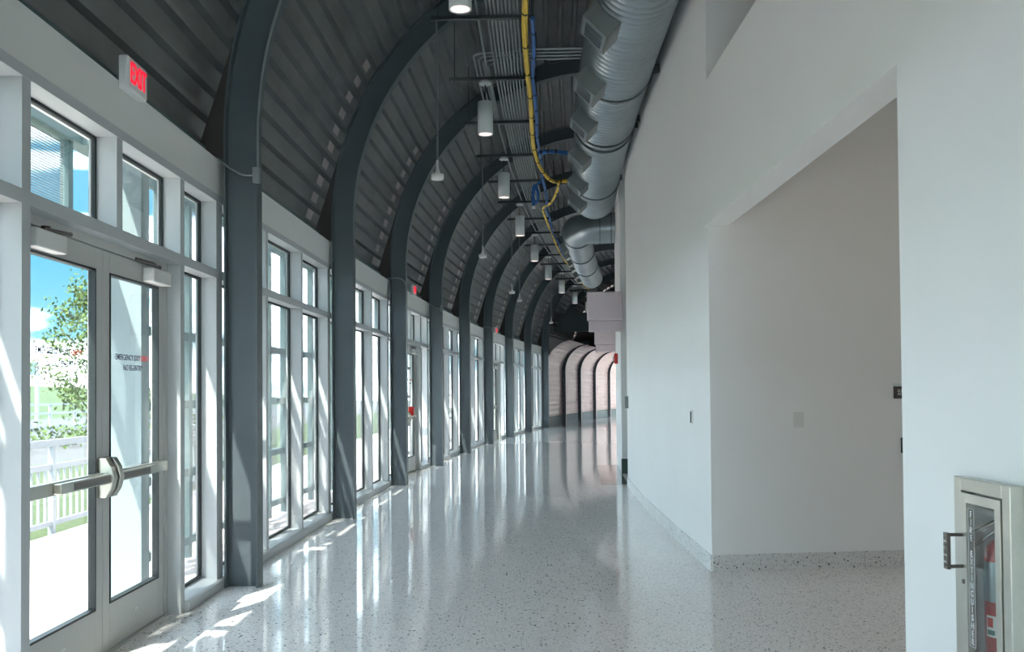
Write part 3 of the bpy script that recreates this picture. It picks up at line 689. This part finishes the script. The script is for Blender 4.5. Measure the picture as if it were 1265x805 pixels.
# dark strip standing in for the shadow between frame and door
MB().box(-pr+.013, -pr+.02, -.1379, .1379, .4705, .4735).build('shadow_strip', 'gasket', cab)
hy = .122
MB().tube(smooth([(-pr-.002, hy, .955), (-pr-.05, hy, .955), (-pr-.058, hy, .945), (-pr-.058, hy, .86), (-pr-.05, hy, .85), (-pr-.002, hy, .85)], 4), .006, 8).box(-pr-.062, -pr-.05, hy-.014, hy+.014, .842, .963).build('handle', 'stainless_dark', dr)
for q in range(9): MB().box(-pr-.0635, -pr-.062, hy-.010+.004*(q % 3), hy+.006+.002*(q % 2), .852+.0115*q, .857+.0115*q).build('handle_mark', 'text_white' if q % 2 else 'black', dr)
MB().prism([(.008*cos(t), .008*sin(t)) for t in [2*pi*q/12 for q in range(12)]], -pr-.008, -pr-.003, lambda p, q, r: (r, hy-.006+p, .80+q)).build('lock', 'stainless_dark', dr)
ty = .065
def cz(k): return 1.030 - k*.0262
for k, ch in enumerate('FIRE EXTINGUISHER'):
    if ch != ' ': obj('letter', text_mesh(ch, .030, 'text_white', bold=.0006), dr, FACE_MX((-pr-.001, ty, cz(k))))
bz0, bz1 = .594, 1.050
MB().box(-pr-.0015, -pr-.0005, ty-.021, ty-.0195, bz0, bz1).box(-pr-.0015, -pr-.0005, ty+.0195, ty+.021, bz0, bz1).box(-pr-.0015, -pr-.0005, ty-.0195, ty+.0195, bz1-.0015, bz1).box(-pr-.0015, -pr-.0005, ty-.0195, ty+.0195, bz0, bz0+.0015).build('letter_border', 'text_white', dr)
ex = empty('fire_extinguisher', Matrix.Translation((NW+.075, 3.25, .46))); tag(ex, 'red fire extinguisher with a silver band standing inside the glass fronted cabinet', 'fire extinguisher')
MB().lathe([(0, 0), (.055, 0), (.062, .01), (.062, .42), (.055, .455), (.03, .48), (.02, .485), (.02, .50), (0, .50)], 24).build('cylinder', 'ext_red', ex)
MB().lathe([(.0625, .28), (.0632, .282), (.0632, .41), (.0625, .412)], 24).build('band', 'galvanised', ex)
MB().box(-.012, .012, -.03, .03, .50, .53).build('valve', 'stainless', ex, bevel=.004)
MB().tube([(0, -.02, .53), (-.01, .02, .545), (-.09, .03, .50)], .006, 6).tube([(0, -.02, .525), (-.01, .01, .52), (-.09, .02, .46)], .006, 6).build('lever', 'stainless', ex)
MB().tube(smooth([(.0, -.03, .51), (.03, -.07, .46), (.03, -.082, .3), (.02, -.08, .12)], 5), .008, 6).build('hose', 'black', ex)
def arc_patch(z0, z1, a0, a1, r):
    vs = []; n_ = 6
    for z in (z0, z1):
        for q in range(n_+1): a = a0+(a1-a0)*q/n_; vs.append((r*cos(a), r*sin(a), z))
    return MB().add(vs, [(q, q+1, n_+2+q, n_+1+q) for q in range(n_)], True)
lb = arc_patch(.165, .235, pi+.05, pi+.75, .0626).build('label_sticker', 'label_paper', ex)
arc_patch(.197, .228, pi+.12, pi+.5, .0629).build('red_dot', 'red', lb); arc_patch(.172, .188, pi+.12, pi+.6, .0629).build('print', 'ext_frame', lb)

# ------------------------------------------------------------------ outdoors: screens, pier, plaza, railing, planting
def ext_screen(i, n, lab):
    o = empty('perforated_screen', frame_at(col_s(i), col_s(i+.5))); tag(o, lab, 'screen', 'perforated screens outside the windows')
    w_ = -1.05; ys = [.0, .65, 1.3, 1.95, 2.6, 3.25, BL]
    for y in ys[:-1]: MB().box(w_, w_+.07, y+.02, y+.09, 0, 3.5).build('post', 'ext_frame', o)
    for z in (.12, .72, 1.32, 1.92, 2.52, 3.12, 3.43): MB().box(w_+.005, w_+.06, .09, BL, z, z+.07).build('rung', 'ext_frame', o)
    for y in ys[:-1]: MB().box(w_-.02, w_-.017, y+.14, y+.60, .1, 3.45).build('screen_panel', 'perforated', o)
k = 0
for n, i in enumerate(range(I0, I1)):
    if i in DOORS:
        o = empty('overdoor_screen', frame_at(col_s(i), col_s(i+.5))); tag(o, f'perforated screen band outside above the exit doors, {ORD[n]} bay of the glass wall', 'screen', 'screens above the exit doors')
        MB().box(-1.25, -1.13, 0, BL, 3.22, 3.36).build('beam', 'ext_frame', o); MB().box(-1.22, -1.16, 0, BL, 2.52, 2.58).build('beam', 'ext_frame', o)
        for y in (.1, .75, 1.4, 2.05, 2.7, 3.35): MB().box(-1.22, -1.16, y, y+.07, 2.58, 3.22).build('post', 'ext_frame', o)
        for y in (.17, .82, 1.47, 2.12, 2.77): MB().box(-1.195, -1.192, y+.01, y+.57, 2.58, 3.2).build('screen_panel', 'perforated', o)
        for y in (.3, 1.9, 3.5): MB().box(-1.13, -.85, y, y+.06, 3.22, 3.3).build('bracket', 'ext_frame', o)
    elif i > -5:
        ext_screen(i, n, f'perforated metal screen with teal grey posts outside the {ORD[n]} bay of the glass wall')
pr_ = MB().box(-.98, -.62, 3.25, 3.40, 0, 3.1).build('pier', 'pier_white', mw=frame_at(col_s(-1), col_s(-.5))); tag(pr_, 'white sunlit pier standing outside beside the exit doors', 'pier')
gp = MB().box(-4.9, -1.6, -30, 60, -.3, -.03).build('ground_plaza', 'plaza'); tag(gp, 'pale pinkish concrete plaza outside the glass wall', 'plaza', kind='structure')
gp2 = strip(-.9, -.43, SB-1, SE, -.28, -.02).build('ground_kerb', 'plaza'); tag(gp2, 'pale concrete strip at the foot of the glass wall', 'plaza', kind='structure')
gg = MB().box(-10.2, -4.9, -40, 90, -.3, -.05).build('ground_lawn', 'grass'); tag(gg, 'sunlit green lawn beyond the white railing', 'lawn', kind='structure')
def slope(x0, x1, z0, z1, name, m, lab, cat):
    vs = [(x0, -60, z0), (x1, -60, z1), (x1, 160, z1), (x0, 160, z0), (x0, -60, z0-.5), (x1, -60, z1-.5), (x1, 160, z1-.5), (x0, 160, z0-.5)]
    o_ = MB().add(vs, [(0, 1, 2, 3), (4, 7, 6, 5), (0, 4, 5, 1), (1, 5, 6, 2), (2, 6, 7, 3), (3, 7, 4, 0)]).build(name, m); return tag(o_, lab, cat, kind='structure')
slope(-10.2, -13.5, -.05, .12, 'ground_gravel', 'gravel', 'grey gravel bank behind the lawn', 'gravel')
slope(-13.5, -26, .12, .1, 'ground_road', 'asphalt', 'pale road beyond the gravel bank', 'road')
slope(-26, -90, .1, 3.6, 'ground_hill', 'hill_green', 'green hillside beyond the road', 'hill')
rl = empty('railing', Matrix.Translation((-4.95, 0, -.05))); tag(rl, 'white metal railing with upright balusters at the plaza edge', 'railing')
MB().box(-.03, .03, 3, 20, .95, 1.02).build('top_rail', 'rail_white', rl); MB().box(-.02, .02, 3, 20, .70, .76).build('upper_rail', 'rail_white', rl); MB().box(-.02, .02, 3, 20, .10, .15).build('lower_rail', 'rail_white', rl)
bal = box(-.012, .012, -.012, .012, .15, .70).mesh('baluster', 'rail_white'); pst = box(-.03, .03, -.03, .03, 0, .95).mesh('post', 'rail_white')
for k in range(110): obj('baluster', bal, rl, Matrix.Translation((0, 3.1+.15*k, 0)))
for k in range(10): obj('post', pst, rl, Matrix.Translation((0, 3.05+1.85*k, 0)))
r2 = empty('road_barrier', Matrix.Translation((-17.5, 0, .1))); tag(r2, 'white railing along the road beyond the gravel bank', 'railing')
for z in (.08, .62, .95): MB().box(-.03, .03, 20, 70, z, z+.08).build('rail', 'rail_white', r2)
p2 = box(-.05, .05, -.05, .05, 0, 1.0).mesh('post', 'rail_white')
for k in range(24): obj('post', p2, r2, Matrix.Translation((0, 20+2.1*k, 0)))
lp = empty('light_pole', Matrix.Translation((-20.3, 41.5, .1))); tag(lp, 'slim white light pole standing beyond the road railing', 'pole')
MB().tube([(0, 0, 0), (0, 0, 2.6)], .09, 8).build('pole', 'rail_white', lp); MB().box(-.35, -.02, -.15, .15, 2.2, 2.75).build('lamp_head', 'ext_frame', lp)
def leaf_cloud(n, fn, size):
    mb = MB()
    for _ in range(n):
        c = Vector(fn()); a = Vector((random.gauss(0, 1), random.gauss(0, 1), random.gauss(0, 1))).normalized(); b = a.orthogonal().normalized(); s_ = size*random.uniform(.6, 1.3)
        mb.add([c-a*s_, c+b*s_*.5, c+a*s_, c-b*s_*.5], [(0, 1, 2, 3)])
    return mb
tr = empty('young_tree', Matrix.Translation((-7.58, 17.4, -.05))); tag(tr, 'young leafy tree standing on the lawn beyond the railing', 'tree')
MB().tube([(0, 0, 0), (.02, 0, 1.4), (.0, .05, 3.3)], .03, 8).build('trunk', 'bark', tr)
brs = []
for k in range(16):
    z = .9+.15*k; a = k*2.4; r_ = 1.25*(1-(z-.6)/3.4); tip = (r_*cos(a), r_*sin(a), z+.45*r_+.1); brs.append(((0, .02, z), tip))
    MB().tube([(0, .02, z), tip], .009, 5).build('branch', 'bark', tr)
def on_branch():
    p0, p1 = random.choice(brs); t = random.uniform(.25, 1.1); return [p0[j]+(p1[j]-p0[j])*t+random.gauss(0, .12) for j in range(3)]
tag(leaf_cloud(3200, on_branch, .042).build('leaves', 'leaf', tr), kind='stuff')
for k in range(9):
    x, y = -12.6+random.uniform(-.4, .4), 20+3.2*k
    sh = empty('shrub', Matrix.Translation((x, y, .05))); tag(sh, f'low green shrub on the gravel bank, {ORD[k]} along the bank', 'shrub', 'shrubs on the gravel bank')
    MB().tube([(0, 0, 0), (.02, 0, .3)], .02, 6).build('stem', 'bark', sh)
    tag(leaf_cloud(260, lambda: (max(-1, min(1, random.gauss(0, .4))), max(-1.4, min(1.4, random.gauss(0, .6))), abs(random.gauss(.28, .17))), .07).build('leaves', 'leaf', sh), kind='stuff')
